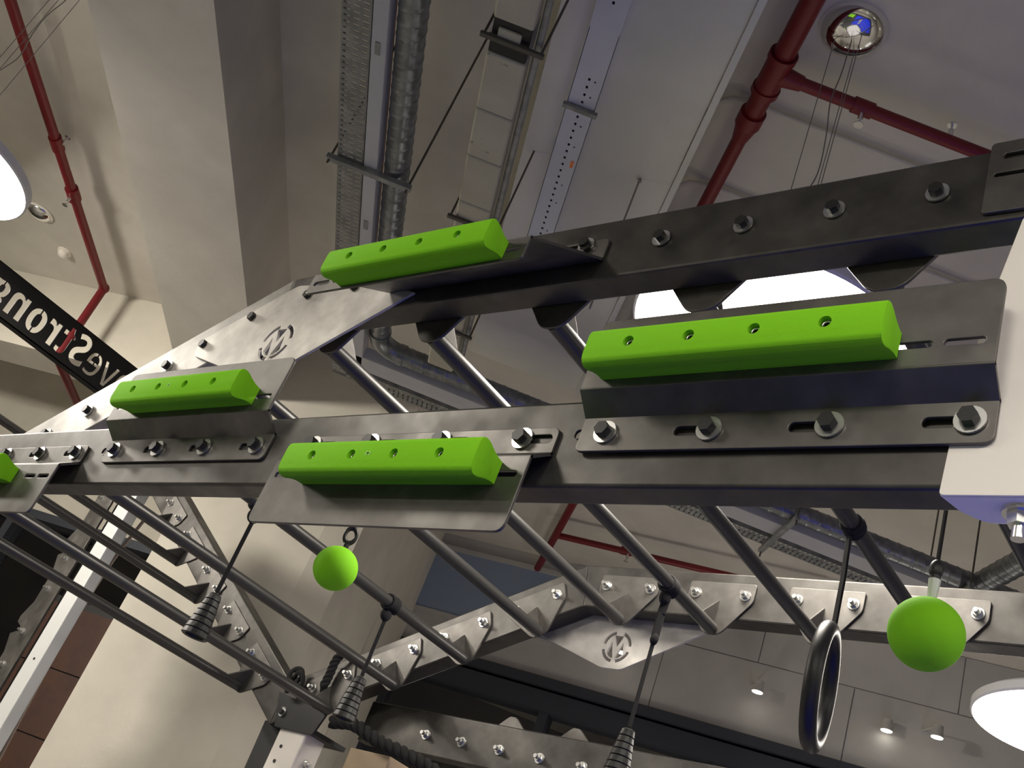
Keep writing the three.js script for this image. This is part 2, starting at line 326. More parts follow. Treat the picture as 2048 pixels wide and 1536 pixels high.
// bolts
const hexHead = () => new THREE.CylinderGeometry(0.0106, 0.0106, 0.0105, 6).rotateX(Math.PI / 2).translate(0, 0, 0.0095);
const washerG = merge(new THREE.CylinderGeometry(0.0168, 0.0168, 0.003, 24).rotateX(Math.PI / 2).translate(0, 0, 0.0025));
const hexG = merge(toCreasedNormals(hexHead(), 0.4));
const nutG = merge([toCreasedNormals(new THREE.CylinderGeometry(0.0155, 0.0165, 0.004, 20).rotateX(Math.PI / 2).translate(0, 0, 0.002), 0.5), toCreasedNormals(new THREE.CylinderGeometry(0.0105, 0.0118, 0.011, 6).rotateX(Math.PI / 2).translate(0, 0, 0.009), 0.4), new THREE.CylinderGeometry(0.0062, 0.0062, 0.014, 12).rotateX(Math.PI / 2).translate(0, 0, 0.02)]);
function blackBolt(x, y, z, parent, turn = 0) {
  const b = raw('bolt', hexG, M.blackMetal, parent); b.position.set(x, y, z); b.rotation.z = turn;
  const w = raw('washer', washerG, M.zinc, parent); w.position.set(x, y, z);
}
function nut(x, y, z, parent) { const b = raw('lock_nut', nutG, M.zinc, parent); b.position.set(x, y, z); b.rotation.z = rnd() * 1; }
// rungs with their end plates
const plateShape = poly([[-0.102, 0.140], [-0.102, 0.086], [-0.024, -0.016], [0.024, -0.016], [0.102, 0.086], [0.102, 0.140]], [0.008, 0.012, 0.02, 0.02, 0.012, 0.008]);
const endPlateG = merge(ext(plateShape, 0.006, 0.0012));
const gussetG = merge(ext(poly([[0.0, 0.012], [0.078, 0.012], [0.0, 0.088]], [0.001, 0.006, 0.006]), 0.006, 0.001).rotateY(-Math.PI / 2).translate(0.003, 0, 0));
const rungZ0 = ZA - 0.056, rungZ1 = ZC;
const rungG = merge(new THREE.CylinderGeometry(0.0178, 0.0178, rungZ0 - rungZ1 - 0.012, 28).rotateX(Math.PI / 2).translate(0, 0, (rungZ0 + rungZ1) / 2));
const capG = new THREE.SphereGeometry(0.0178, 20, 10).scale(1, 1, 0.45);
function rung(p, dir, along, ang, label) {
  const off = 0.103, c = [p[0] + dir[0] * along, p[1] + dir[1] * along];
  const x = c[0] + Math.sin(ang) * off, y = c[1] - Math.cos(ang) * off;
  const r = raw('rung', rungG, M.rung, rig); r.position.set(x, y + EYE, 0); r.rotation.z = ang;
  const a = raw('end_plate', endPlateG, M.plate, r); a.position.set(0, 0, rungZ0 - 0.0065);
  const b = raw('end_plate', endPlateG, M.plate, r); b.position.set(0, 0, rungZ1 + 0.0005);
  const g = raw('gusset', gussetG, M.plate, r); g.position.set(0, 0, rungZ1 + 0.006); g.rotation.y = 0;
  const h = raw('gusset', gussetG, M.plate, r); h.position.set(0, 0, rungZ0 - 0.006); h.rotation.y = Math.PI;
  for (const s of [-0.0762, 0.0762]) { nut(s, off, rungZ1 + 0.006, r); blackBolt(s, off, ZA + 0.001, r, s); }
  return [x, y];
}
for (let k = 0; k < 7; k++) rung([-1.77 + k * 0.3035, 1.158], [0, 0], 0, 0);
for (const s of [0.172, 0.445, 0.718, 0.992]) rung(J, S1.dir, s, S1.ang);
for (const s of [0.225, 0.525, 0.835, 1.142, 1.45]) rung(K, S2.dir, s, S2.ang + Math.PI * 0);
// joint plates with the cut emblem
function emblem(cx, cy, r) {
  const P = pts => { const p = new THREE.Path(); pts.forEach(([x, y], i) => i ? p.lineTo(cx + x * r, cy + y * r) : p.moveTo(cx + x * r, cy + y * r)); p.closePath(); return p; };
  const arc = (a0, a1, r0, r1) => { const o = [], i = [], d = Math.PI / 180; for (let k = 0; k <= 8; k++) { const a = (a0 + (a1 - a0) * k / 8) * d; o.push([r1 * Math.cos(a), r1 * Math.sin(a)]); i.push([r0 * Math.cos(a), r0 * Math.sin(a)]); } return P(o.concat(i.reverse())); };
  return [
    P([[-0.30, 0.70], [0.30, 0.70], [0.02, 0.02]]),
    P([[-0.40, 0.28], [-0.08, -0.72], [-0.30, -0.68], [-0.56, -0.45]]),
    P([[0.40, 0.28], [0.56, -0.45], [0.30, -0.68], [0.08, -0.72]]),
    arc(108, 172, 0.82, 1), arc(196, 262, 0.82, 1), arc(278, 344, 0.82, 1), arc(8, 72, 0.82, 1)];
}
{
  const o = poly([[-2.165, 1.018], [-1.89, 0.932], [-1.845, 0.932], [-1.495, 1.118], [-1.66, 1.172], [-1.80, 1.184], [-1.905, 1.196], [-2.185, 1.062]], [0.006, 0.02, 0.02, 0.004, 0.004, 0.01, 0.01, 0.006]);
  o.holes = emblem(-1.872, 1.03, 0.05);
  R_('joint_plate', ext(o, 0.006, 0.001).translate(0, 0, ZA), M.silver).userData.label = 'silver joint plate with a cut round M emblem';
  const c = poly([[-2.12, 1.018], [-1.835, 0.932], [-1.765, 0.932], [-1.475, 1.098], [-1.66, 1.172], [-1.905, 1.196]], [0.006, 0.014, 0.014, 0.004, 0.004, 0.01]);
  c.holes = emblem(-1.80, 1.0, 0.049);
  R_('joint_plate', ext(c, 0.006, 0.001).translate(0, 0, ZC - 0.072), M.silver).userData.label = 'silver joint plate with a cut round M emblem';
}
// posts and their fittings
{
  const p = R_('corner_post', rbox(-2.976, -2.836, -EYE, 0.556, -2.56, ZC, 0.01), M.white); p.userData.label = 'white square post';
  for (const y of [0.49, 0.44]) mesh('bolt_hole', new THREE.CylinderGeometry(0.006, 0.006, 0.004, 14).rotateX(Math.PI / 2).translate(-2.93, y, ZC + 0.0005), M.black, p);
  const b = raw('lock_nut', nutG, M.zinc, p); b.position.set(-2.836, 0.462, -2.515); b.rotation.y = Math.PI / 2;
  const c = R_('corner_bracket', [ext(poly([[-3.05, 0.665], [-2.995, 0.545], [-2.80, 0.545], [-2.775, 0.62]], 0.008), 0.008, 0.001).translate(0, 0, ZC + 0.002), box(-2.99, -2.80, 0.55, 0.565, -2.62, ZC)], M.black);
  blackBolt(-2.985, 0.598, ZC + 0.01, c); blackBolt(-3.0, 0.70, ZC + 0.002, c);
  R_('corner_brace', ext(poly([[-3.11, 0.57], [-3.04, -1.5], [-2.99, -1.5], [-2.99, 0.57]], 0.004), 0.05, 0.002).translate(0, 0, -2.55), M.black);
  const l = R_('left_post', [rbox(-4.80, -4.68, -EYE, 1.75, -2.525, ZC, 0.006)], M.postPaint); l.userData.label = 'silver square post';
  mesh('bolt_hole', new THREE.CylinderGeometry(0.006, 0.006, 0.004, 14).rotateX(Math.PI / 2).translate(-4.735, 0.60, ZC + 0.0005), M.black, l);
  const v = [[-4.93, -1.5], [-4.93, 1.75], [-5.09, 1.75]];
  for (const y of [1.62, 1.19, 0.77, 0.34, -0.09, -0.5]) v.push([-5.085, y + 0.1], [-5.13, y + 0.02], [-5.125, y - 0.01], [-5.075, y - 0.03], [-5.07, y - 0.055], [-5.085, y - 0.055], [-5.13, y - 0.01 - 0.06], [-5.085, y - 0.16]);
  v.push([-5.085, -1.5]);
  const n = R_('notched_plate', ext(poly(v, 0.001), 0.012, 0.001).translate(0, 0, -2.506), M.plate);
  for (const y of [1.44, 1.10, 0.94, 0.72, 0.555, 0.35]) nut(-5.03, y, -2.494, n);
  R_('post_flange', box(-4.94, -4.80, -EYE, 1.7, -2.545, -2.53), M.rung);
}
{ // white end post wrapped round the near lower beam
  const w = R_('end_post', [
    ext(poly([[-0.357, 0.575], [-0.352, 0.70], [-0.335, 0.83], [-0.313, 0.952], [0.2, 0.97], [0.2, 0.575]], [0.006, 0.01, 0.02, 0.01, 0.004, 0.004]), 0.004, 0.001).translate(0, 0, ZB),
    ext(poly([[-0.357, -0.952], [-0.345, -0.985], [-0.325, -1.008], [0.2, -1.008], [0.2, -0.952]], [0.004, 0.008, 0.012, 0.004, 0.004]), 0.008, 0.002).rotateX(Math.PI / 2).translate(0, 0.583, 0)], M.white);
  w.userData.label = 'white end plate folded under the beam';
  const b = raw('lock_nut', nutG, M.zinc, w); b.position.set(-0.286, 0.575, -0.982); b.rotation.x = Math.PI / 2; b.scale.setScalar(1.15);
  R_('end_post_upright', rbox(-0.2, 0.2, -EYE + 0.026, 0.95, -1.09, -1.01, 0.01), M.white);
  const m = poly([[-0.414, 1.10], [-0.414, 1.235], [0.1, 1.235], [0.1, 1.10]], 0.008);
  m.holes = [slot(-0.396, -0.345, 1.205, 0.011), slot(-0.405, -0.36, 1.17, 0.007)];
  R_('mounting_plate', ext(m, 0.006, 0.001).translate(0, 0, ZA + 0.0005), M.plate);
}
for (let k = 0; k < 16; k++) { const x = -2.43 + k * 0.1524; nut(x, 0.651 + EYE, -2.575, rig); }
for (const x of [-2.14, -1.9]) R_('gusset', ext(poly([[x - 0.06, 0.72], [x - 0.012, 0.765], [x + 0.012, 0.765], [x + 0.07, 0.72]], 0.008), 0.008, 0.001).translate(0, 0, -2.61), M.plate);
// cross beam with cut letters, seen from behind
{
  const load = async n => await new FontLoader().loadAsync(`fonts/droid/${n}.typeface.json`);
  const bold = await load('droid_sans_bold'), reg = await load('droid_sans_regular');
  const X = -4.62, y0 = 1.725, y1 = 1.932;
  const plate = poly([[-2.47, y0], [-2.47, y1], [-1.2, y1], [-1.2, y0]], 0.002), islands = [], bars = [];
  plate.holes = [];
  function word(text, font, x0, x1, yb, cap) {
    const sh = font.generateShapes(text, 1), bb = new THREE.Box2(), capB = new THREE.Box2();
    for (const s of sh) for (const p of s.getPoints(6)) bb.expandByPoint(p);
    for (const s of font.generateShapes('M', 1)) for (const p of s.getPoints(6)) capB.expandByPoint(p);
    const kx = (x1 - x0) / (bb.max.x - bb.min.x), ky = cap / capB.max.y;
    const tf = p => new THREE.Vector2(x0 + (p.x - bb.min.x) * kx, Math.min(y1 - 0.008, Math.max(y0 + 0.008, yb + p.y * ky)));
    for (const s of sh) {
      plate.holes.push(new THREE.Path(s.getPoints(6).map(tf)));
      for (const h of s.holes) {
        const pts = h.getPoints(6).map(tf); islands.push(new THREE.Shape(pts));
        const b = new THREE.Box2().setFromPoints(pts), cx = (b.min.x + b.max.x) / 2;
        bars.push([cx - 0.003, cx + 0.003, b.max.y - 0.004, b.max.y + 0.03], [cx - 0.003, cx + 0.003, b.min.y - 0.03, b.min.y + 0.004]);
      }
    }
  }
  word('Strong', bold, -1.856, -1.335, 1.757, 0.15);
  word('Move', reg, -2.26, -1.87, 1.757, 0.15);
  const gs = [ext(plate, 0.006, 0, 6)];
  for (const s of islands) gs.push(ext(s, 0.006, 0, 6));
  for (const [a, b, c, d] of bars) gs.push(box(a, b, c, d, 0.001, 0.005));
  gs.push(box(-2.47, -1.2, y1 - 0.004, y1, 0, 0.05), box(-2.47, -1.2, y0, y0 + 0.004, 0, 0.05));
  const m = R_('lettered_beam', gs, M.banner); m.position.set(X, EYE, 0); m.rotation.y = -Math.PI / 2; m.userData.label = 'black cross beam with cut-out letters seen from behind';
}

// ------------------------------------------------------------------ climbing grips on bent brackets
const gripLen = 0.39;
const gripG = (() => {
  const s = new THREE.Shape();                       // x = out of the bracket, y = up
  s.moveTo(0, -0.0175); s.bezierCurveTo(0.016, -0.0175, 0.026, -0.0235, 0.033, -0.0265); s.bezierCurveTo(0.046, -0.031, 0.0535, -0.024, 0.0535, -0.011);
  s.lineTo(0.0535, 0.013); s.bezierCurveTo(0.0535, 0.025, 0.046, 0.031, 0.033, 0.0265); s.bezierCurveTo(0.026, 0.0235, 0.016, 0.0175, 0, 0.0175); s.closePath();
  const e = new THREE.ExtrudeGeometry(s, { depth: gripLen - 0.004, bevelEnabled: true, bevelThickness: 0.002, bevelSize: 0.002, bevelOffset: -0.002, bevelSegments: 2, curveSegments: 8 }).translate(0, 0, 0.002 - gripLen / 2).rotateY(-Math.PI / 2);
  const ev = new Evaluator(); ev.attributes = ['position', 'normal']; ev.useGroups = false;
  for (const k of ['uv']) e.deleteAttribute(k);
  let a = new Brush(toCreasedNormals(e, 0.6)); a.updateMatrixWorld();
  for (let k = 0; k < 4; k++) {
    const c = new THREE.CylinderGeometry(0.0082, 0.0074, 0.04, 22).rotateX(Math.PI / 2).translate(-0.129 + 0.086 * k, 0, 0.0535); c.deleteAttribute('uv');
    const b = new Brush(c); b.updateMatrixWorld(); a = ev.evaluate(a, b, SUBTRACTION); a.updateMatrixWorld();
  }
  return merge(a.geometry);
})();
const capScrewG = merge([new THREE.CylinderGeometry(0.0066, 0.0066, 0.006, 18, 1, true).rotateX(Math.PI / 2), new THREE.RingGeometry(0.0034, 0.0066, 18).translate(0, 0, 0.003), new THREE.CylinderGeometry(0.0034, 0.0034, 0.005, 6, 1, true).rotateX(Math.PI / 2).translate(0, 0, 0.001)]);
const ringScrewG = merge(new THREE.TorusGeometry(0.0052, 0.0012, 8, 20));
// sheet metal bent from a mounting flange over a sloped web to the outer plate that carries the grip
function gripSet(xa, xb, o, label, copies) {
  const g = thing('climbing_grip', label, 'climbing grip', V((xa + xb) / 2, EYE, 0), 0, 'green climbing grips on the rig');
  const L = (xb - xa) / 2, t = 0.005, zf = o.z0 + 0.0005, zp = o.z1;
  const f = poly([[-L, o.f0], [-L, o.f1], [L, o.f1], [L, o.f0]], o.up ? [0.012, 0.001, 0.001, 0.012] : [0.001, 0.012, 0.012, 0.001]);
  f.holes = o.bolts.map(x => o.slotRight ? slot(x - 0.012, x + 0.05, o.yb, 0.0135) : slot(x - 0.05, x + 0.012, o.yb, 0.0135));
  const p = poly([[-L, o.p0], [-L, o.p1], [L, o.p1], [L, o.p0]], o.up ? [0.001, o.rad, o.rad, 0.001] : [o.rad, 0.001, 0.001, o.rad]);
  p.holes = []; for (const s of [-1, 1]) for (const [u, v] of [[0.012, 0.055], [0.067, 0.110]]) p.holes.push(s < 0 ? slot(-L + u, -L + v, o.yg, 0.009) : slot(L - v, L - u, o.yg, 0.009));
  const wa = o.up ? V(0, o.f1, zf + t / 2) : V(0, o.f0, zf + t / 2), wb = o.up ? V(0, o.p0, zp - t / 2) : V(0, o.p1, zp - t / 2);
  const d = wb.clone().sub(wa), web = new THREE.BoxGeometry(2 * L, t, d.length()).applyQuaternion(new THREE.Quaternion().setFromUnitVectors(V(0, 0, 1), d.clone().normalize())).translate(0, (wa.y + wb.y) / 2, (wa.z + wb.z) / 2);
  const bend = w => new THREE.CylinderGeometry(t / 2, t / 2, 2 * L, 12).rotateZ(Math.PI / 2).translate(0, w.y, w.z);
  const br = mesh('bracket', [ext(f, t, 0.001).translate(0, 0, zf), ext(p, t, 0.001).translate(0, 0, zp - t), web, bend(wa), bend(wb)], M.plate, g);
  for (const x of o.bolts) blackBolt(x, o.yb, zf + t, br, x * 7);
  const gr = raw('grip', gripG, M.green, g); gr.position.set(o.gx, o.yg, zp);
  for (let k = 0; k < 4; k++) { const s = raw('socket_screw', capScrewG, M.blackMetal, gr); s.position.set(-0.129 + 0.086 * k, 0, 0.0430); const q = raw('screw_rim', ringScrewG, M.zinc, gr); q.position.set(-0.129 + 0.086 * k, 0, 0.0463); }
  if (o.mark) for (const t of [-0.7, 0.7, 0]) { const m = mesh('printed_mark', box(-0.006, 0.006, -0.0011, 0.0011, 0, 0.0005), M.mark, gr); m.position.set(-0.008, 0.001, 0.0535); m.rotation.z = t; }
  return g;
}
const low = { z0: ZB, z1: ZB + 0.0405, up: true, f0: 0.633, f1: 0.686, p0: 0.712, p1: 0.826, yb: 0.6605, yg: 0.742, rad: 0.016, slotRight: false };
const high = { z0: ZB, z1: ZB + 0.0405, up: false, f0: 0.634, f1: 0.676, p0: 0.494, p1: 0.608, yb: 0.6575, yg: 0.580, rad: 0.016, slotRight: false };
gripSet(-0.830, -0.309, { ...low, z0: ZB + 0.0042, bolts: [-0.219, -0.0675, 0.084, 0.235], gx: -0.036 }, 'green grip block on the wide dark bracket at the right, beside the white end plate');
gripSet(-2.010, -1.490, { ...low, bolts: [-0.226, -0.074, 0.077, 0.229], gx: 0.012, mark: true }, 'green grip block on the grey upright bracket over the slanted beam');
gripSet(-1.390, -0.870, { ...high, bolts: [-0.252 + 0.015, -0.1, 0.05, 0.2025], gx: 0.023, slotRight: true, mark: true }, 'green grip block on the hanging grey bracket in the middle of the lower beam');
gripSet(-2.610, -2.090, { ...high, bolts: [-0.226, -0.076, 0.076, 0.226], gx: -0.085 }, 'green grip block cut off by the left edge of the picture');
gripSet(-1.570, -1.045, { z0: ZA + 0.0005, z1: -0.915, up: false, f0: 1.130, f1: 1.178, p0: 0.981, p1: 1.0275, yb: 1.166, yg: 1.004, rad: 0.008, slotRight: false, bolts: [-0.08, 0.0665, 0.2165], gx: 0.026 }, 'green grip block on the upper beam, topmost of the grips');

// ------------------------------------------------------------------ things hanging from the rungs
const ribbedCone = (len, r0, r1) => {
  const p = [[0.001, 0], [r0 * 0.62, 0], [r0, -0.004]], n = 7;
  for (let i = 0; i < n; i++) { const t0 = i / n, t1 = (i + 0.86) / n, ra = r0 + (r1 - r0) * t0, rb2 = r0 + (r1 - r0) * t1; p.push([ra, -0.004 - len * t0 - 0.001], [rb2 + 0.0006, -0.004 - len * t1]); if (i < n - 1) p.push([rb2 - 0.0022, -0.004 - len * (t1 + 0.02)], [rb2 - 0.0022, -0.004 - len * (i + 0.98) / n]); }
  p.push([r1 - 0.003, -len - 0.004], [r1 * 0.72, -len - 0.002], [r1 * 0.66, -len + 0.004], [0.001, -len + 0.004]);
  return toCreasedNormals(new THREE.LatheGeometry(p.map(q => new THREE.Vector2(...q)), 36), 0.5);
};
function strap(pts, w, t) {               // flat webbing along a path, width across the view
  const g = [];
  for (let i = 0; i + 1 < pts.length; i++) { const a = pts[i], b = pts[i + 1], d = b.clone().sub(a), q = new THREE.Quaternion().setFromUnitVectors(V(0, 1, 0), d.clone().normalize()); const m = a.clone().add(b).multiplyScalar(0.5); g.push(new RoundedBoxGeometry(w, d.length() + t * 0.5, t, 2, t * 0.45).applyQuaternion(new THREE.Quaternion().setFromAxisAngle(V(0, 1, 0), 0.55)).applyQuaternion(q).translate(m.x, m.y, m.z)); }
  return g;
}
function wrap(n, r, w) {                  // turns of webbing round a rung lying along z
  const g = [];
  for (let k = 0; k < n; k++) { const c = new THREE.TorusGeometry(r + 0.002 + 0.0015 * (k % 2), 0.0045, 8, 28).scale(1, 1, w / 0.0045 * 0.5).rotateY((k - n / 2) * 0.22).translate(0, 0, (k - (n - 1) / 2) * w * 0.9); g.push(c); }
  return g;
}
function hanging(name, label, category, x, y, z, group) { return thing(name, label, category, V(x, y + EYE, z), 0, group); }
const RG = 0.0178;
function coneGrip(x, y, z, yTop, label, len = 0.118, upper = 0) {
  const g = hanging('cone_grip', label, 'cone grip', x, y, z, 'black cone grips on straps'), h = yTop - y;
  mesh('strap_wrap', [...wrap(4, RG, 0.014), new THREE.SphereGeometry(0.016, 14, 10).scale(0.9, 1.3, 1.2).translate(-0.004, -0.034, 0.004)], M.web, g);
  const k = upper ? -upper : -0.03;
  if (upper) mesh('sling', [...strap([V(0, -0.015, 0), V(-0.003, k * 0.55, 0.002), V(-0.002, k, 0.001)], 0.022, 0.007), new THREE.SphereGeometry(0.011, 14, 10).scale(1, 1.5, 1).translate(-0.002, k - 0.008, 0.001)], M.web, g);
  mesh('strap', strap([V(-0.002, k, 0.002), V(-0.001, (h + k) / 2, 0.001), V(0, h + 0.004, 0)], 0.011, 0.004), M.web, g);
  mesh('cone', ribbedCone(len, 0.0165, 0.0345).translate(0, h, 0), M.rubber, g);
}
const R4 = [-2.287, 0.873], R5 = [-2.041, 0.991];
coneGrip(R4[0], R4[1], -1.527, 0.618, 'black ribbed cone grip hanging leftmost, left of the green ball', 0.112);
coneGrip(R4[0], R4[1], -2.088, 0.647, 'black ribbed cone grip hanging low beside the black rope', 0.12);
coneGrip(-1.47, 1.055, -2.216, 0.672, 'black ribbed cone grip hanging cut off at the bottom edge', 0.118, 0.14);
function ballGrip(x, y, z, yc, label, clear) {
  const g = hanging('ball_grip', label, 'ball grip', x, y, z, 'green ball grips'), h = yc - y, r = 0.0555;
  mesh('strap', [...wrap(2, RG, 0.016), ...strap([V(0, -0.02, 0), V(0, h + r + 0.055, 0)], clear ? 0.008 : 0.018, 0.004)], M.web, g);
  if (clear) {
    mesh('ferrule', [new THREE.SphereGeometry(0.012, 18, 14).scale(0.9, 1.4, 0.9).translate(0, h + r + 0.052, 0), cyl(V(0, h + r + 0.03, 0), V(0, h + r + 0.045, 0), 0.008, 14)], M.rubber, g);
    mesh('sleeve', cyl(V(0, h + r - 0.004, 0), V(0, h + r + 0.034, 0), 0.0062, 16, 0.0095), M.sleeve, g);
  } else {
    mesh('carabiner', [new THREE.TorusGeometry(0.014, 0.0048, 12, 28).scale(1, 1.45, 1).rotateY(0.9).translate(0, h + r + 0.036, 0)], M.blackMetal, g);
    mesh('eye_bolt', [cyl(V(0, h + r - 0.005, 0), V(0, h + r + 0.012, 0), 0.008, 14)], M.blackMetal, g);
  }
  mesh('ball', new THREE.SphereGeometry(r, 56, 40).translate(0, h, 0), M.greenBall, g);
}
ballGrip(R5[0], R5[1], -1.64, 0.765, 'small green ball grip hanging under the middle bracket');
ballGrip(-0.556, 1.055, -1.525, 0.68, 'large green ball grip hanging at the right', true);
{
  const g = hanging('gym_ring', 'glossy black gym ring on a long strap left of the large green ball', 'gym ring', -0.86, 1.055, -1.873);
  mesh('strap', [...wrap(3, RG, 0.015), ...strap([V(-0.006, -0.02, 0), V(0, -0.12, 0), V(0.002, -0.235, 0)], 0.016, 0.005)], M.web, g);
  const t = raw('ring', new THREE.TorusGeometry(0.108, 0.0165, 20, 80), M.rubber, g); t.position.set(0, -0.345, 0); t.rotation.y = 1.13 + 0.72; t.rotation.order = 'YXZ';
}
// braided ropes
function braid(pts, R, r, turns, n = 140) {
  const c = new THREE.CatmullRomCurve3(pts), fr = c.computeFrenetFrames(n, false), gs = [];
  for (let s = 0; s < 3; s++) {
    const q = []; for (let i = 0; i <= n; i++) { const p = c.getPointAt(i / n), a = i / n * turns * 6.283 + s * 2.094; q.push(p.addScaledVector(fr.normals[i], R * Math.cos(a)).addScaledVector(fr.binormals[i], R * Math.sin(a))); }
    gs.push(new THREE.TubeGeometry(new THREE.CatmullRomCurve3(q), n, r, 8));
  }
  return gs;
}
{
  const rp = (x, y, z) => V(x, y + EYE, z);
  const m = mesh('rope', braid([rp(-2.70, 0.592, -2.425), rp(-2.60, 0.598, -2.42), rp(-2.47, 0.566, -2.42), rp(-2.34, 0.545, -2.42), rp(-2.20, 0.515, -2.42), rp(-2.0, 0.43, -2.42), rp(-1.9, 0.2, -2.43)], 0.0105, 0.0115, 9), M.web);
  m.userData = { label: 'thick black braided rope sagging beside the white corner post', category: 'rope', group: 'black ropes' }; m.name = 'rope'; scene.add(m);
  const k = mesh('rope_001', [...braid([rp(-2.795, 0.83, ZC + 0.03), rp(-2.812, 0.80, ZC + 0.034), rp(-2.818, 0.75, ZC + 0.03), rp(-2.822, 0.70, ZC + 0.03)], 0.0075, 0.0085, 2.5, 60), cyl(rp(-2.822, 0.705, ZC + 0.03), rp(-2.826, 0.68, ZC + 0.03), 0.012, 10, 0.002)], M.web);
  k.userData = { label: 'short black rope end hanging on the far slanted beam', category: 'rope', group: 'black ropes' }; scene.add(k);
  const kn = mesh('rope_003', [new THREE.TorusKnotGeometry(0.024, 0.0085, 90, 10, 2, 3).scale(1.1, 1.2, 0.7).translate(-2.965, 0.705 + EYE, ZC + 0.036)], M.web);
  kn.userData = { label: 'knotted black rope loop at the far lower corner joint', category: 'rope', group: 'black ropes' }; scene.add(kn);
  const t = mesh('rope_002', tube([rp(-4.95, 1.5, -2.72), rp(-5.0, 1.2, -2.7), rp(-5.03, 0.8, -2.7), rp(-5.0, 0.3, -2.7), rp(-4.9, -0.5, -2.7)], 0.009, 60, 8), M.tan);
  t.userData = { label: 'thin tan cord hanging beside the silver post', category: 'rope' }; scene.add(t);
  const pb = mesh('plywood_box', [rbox(-2.60, -2.42, -1.55 + EYE + 0.0, 0.535 + EYE, -2.56, -2.45, 0.004)], M.board);
  pb.userData = { label: 'pale plywood board standing at the bottom edge behind the rope', category: 'board' }; scene.add(pb);
}

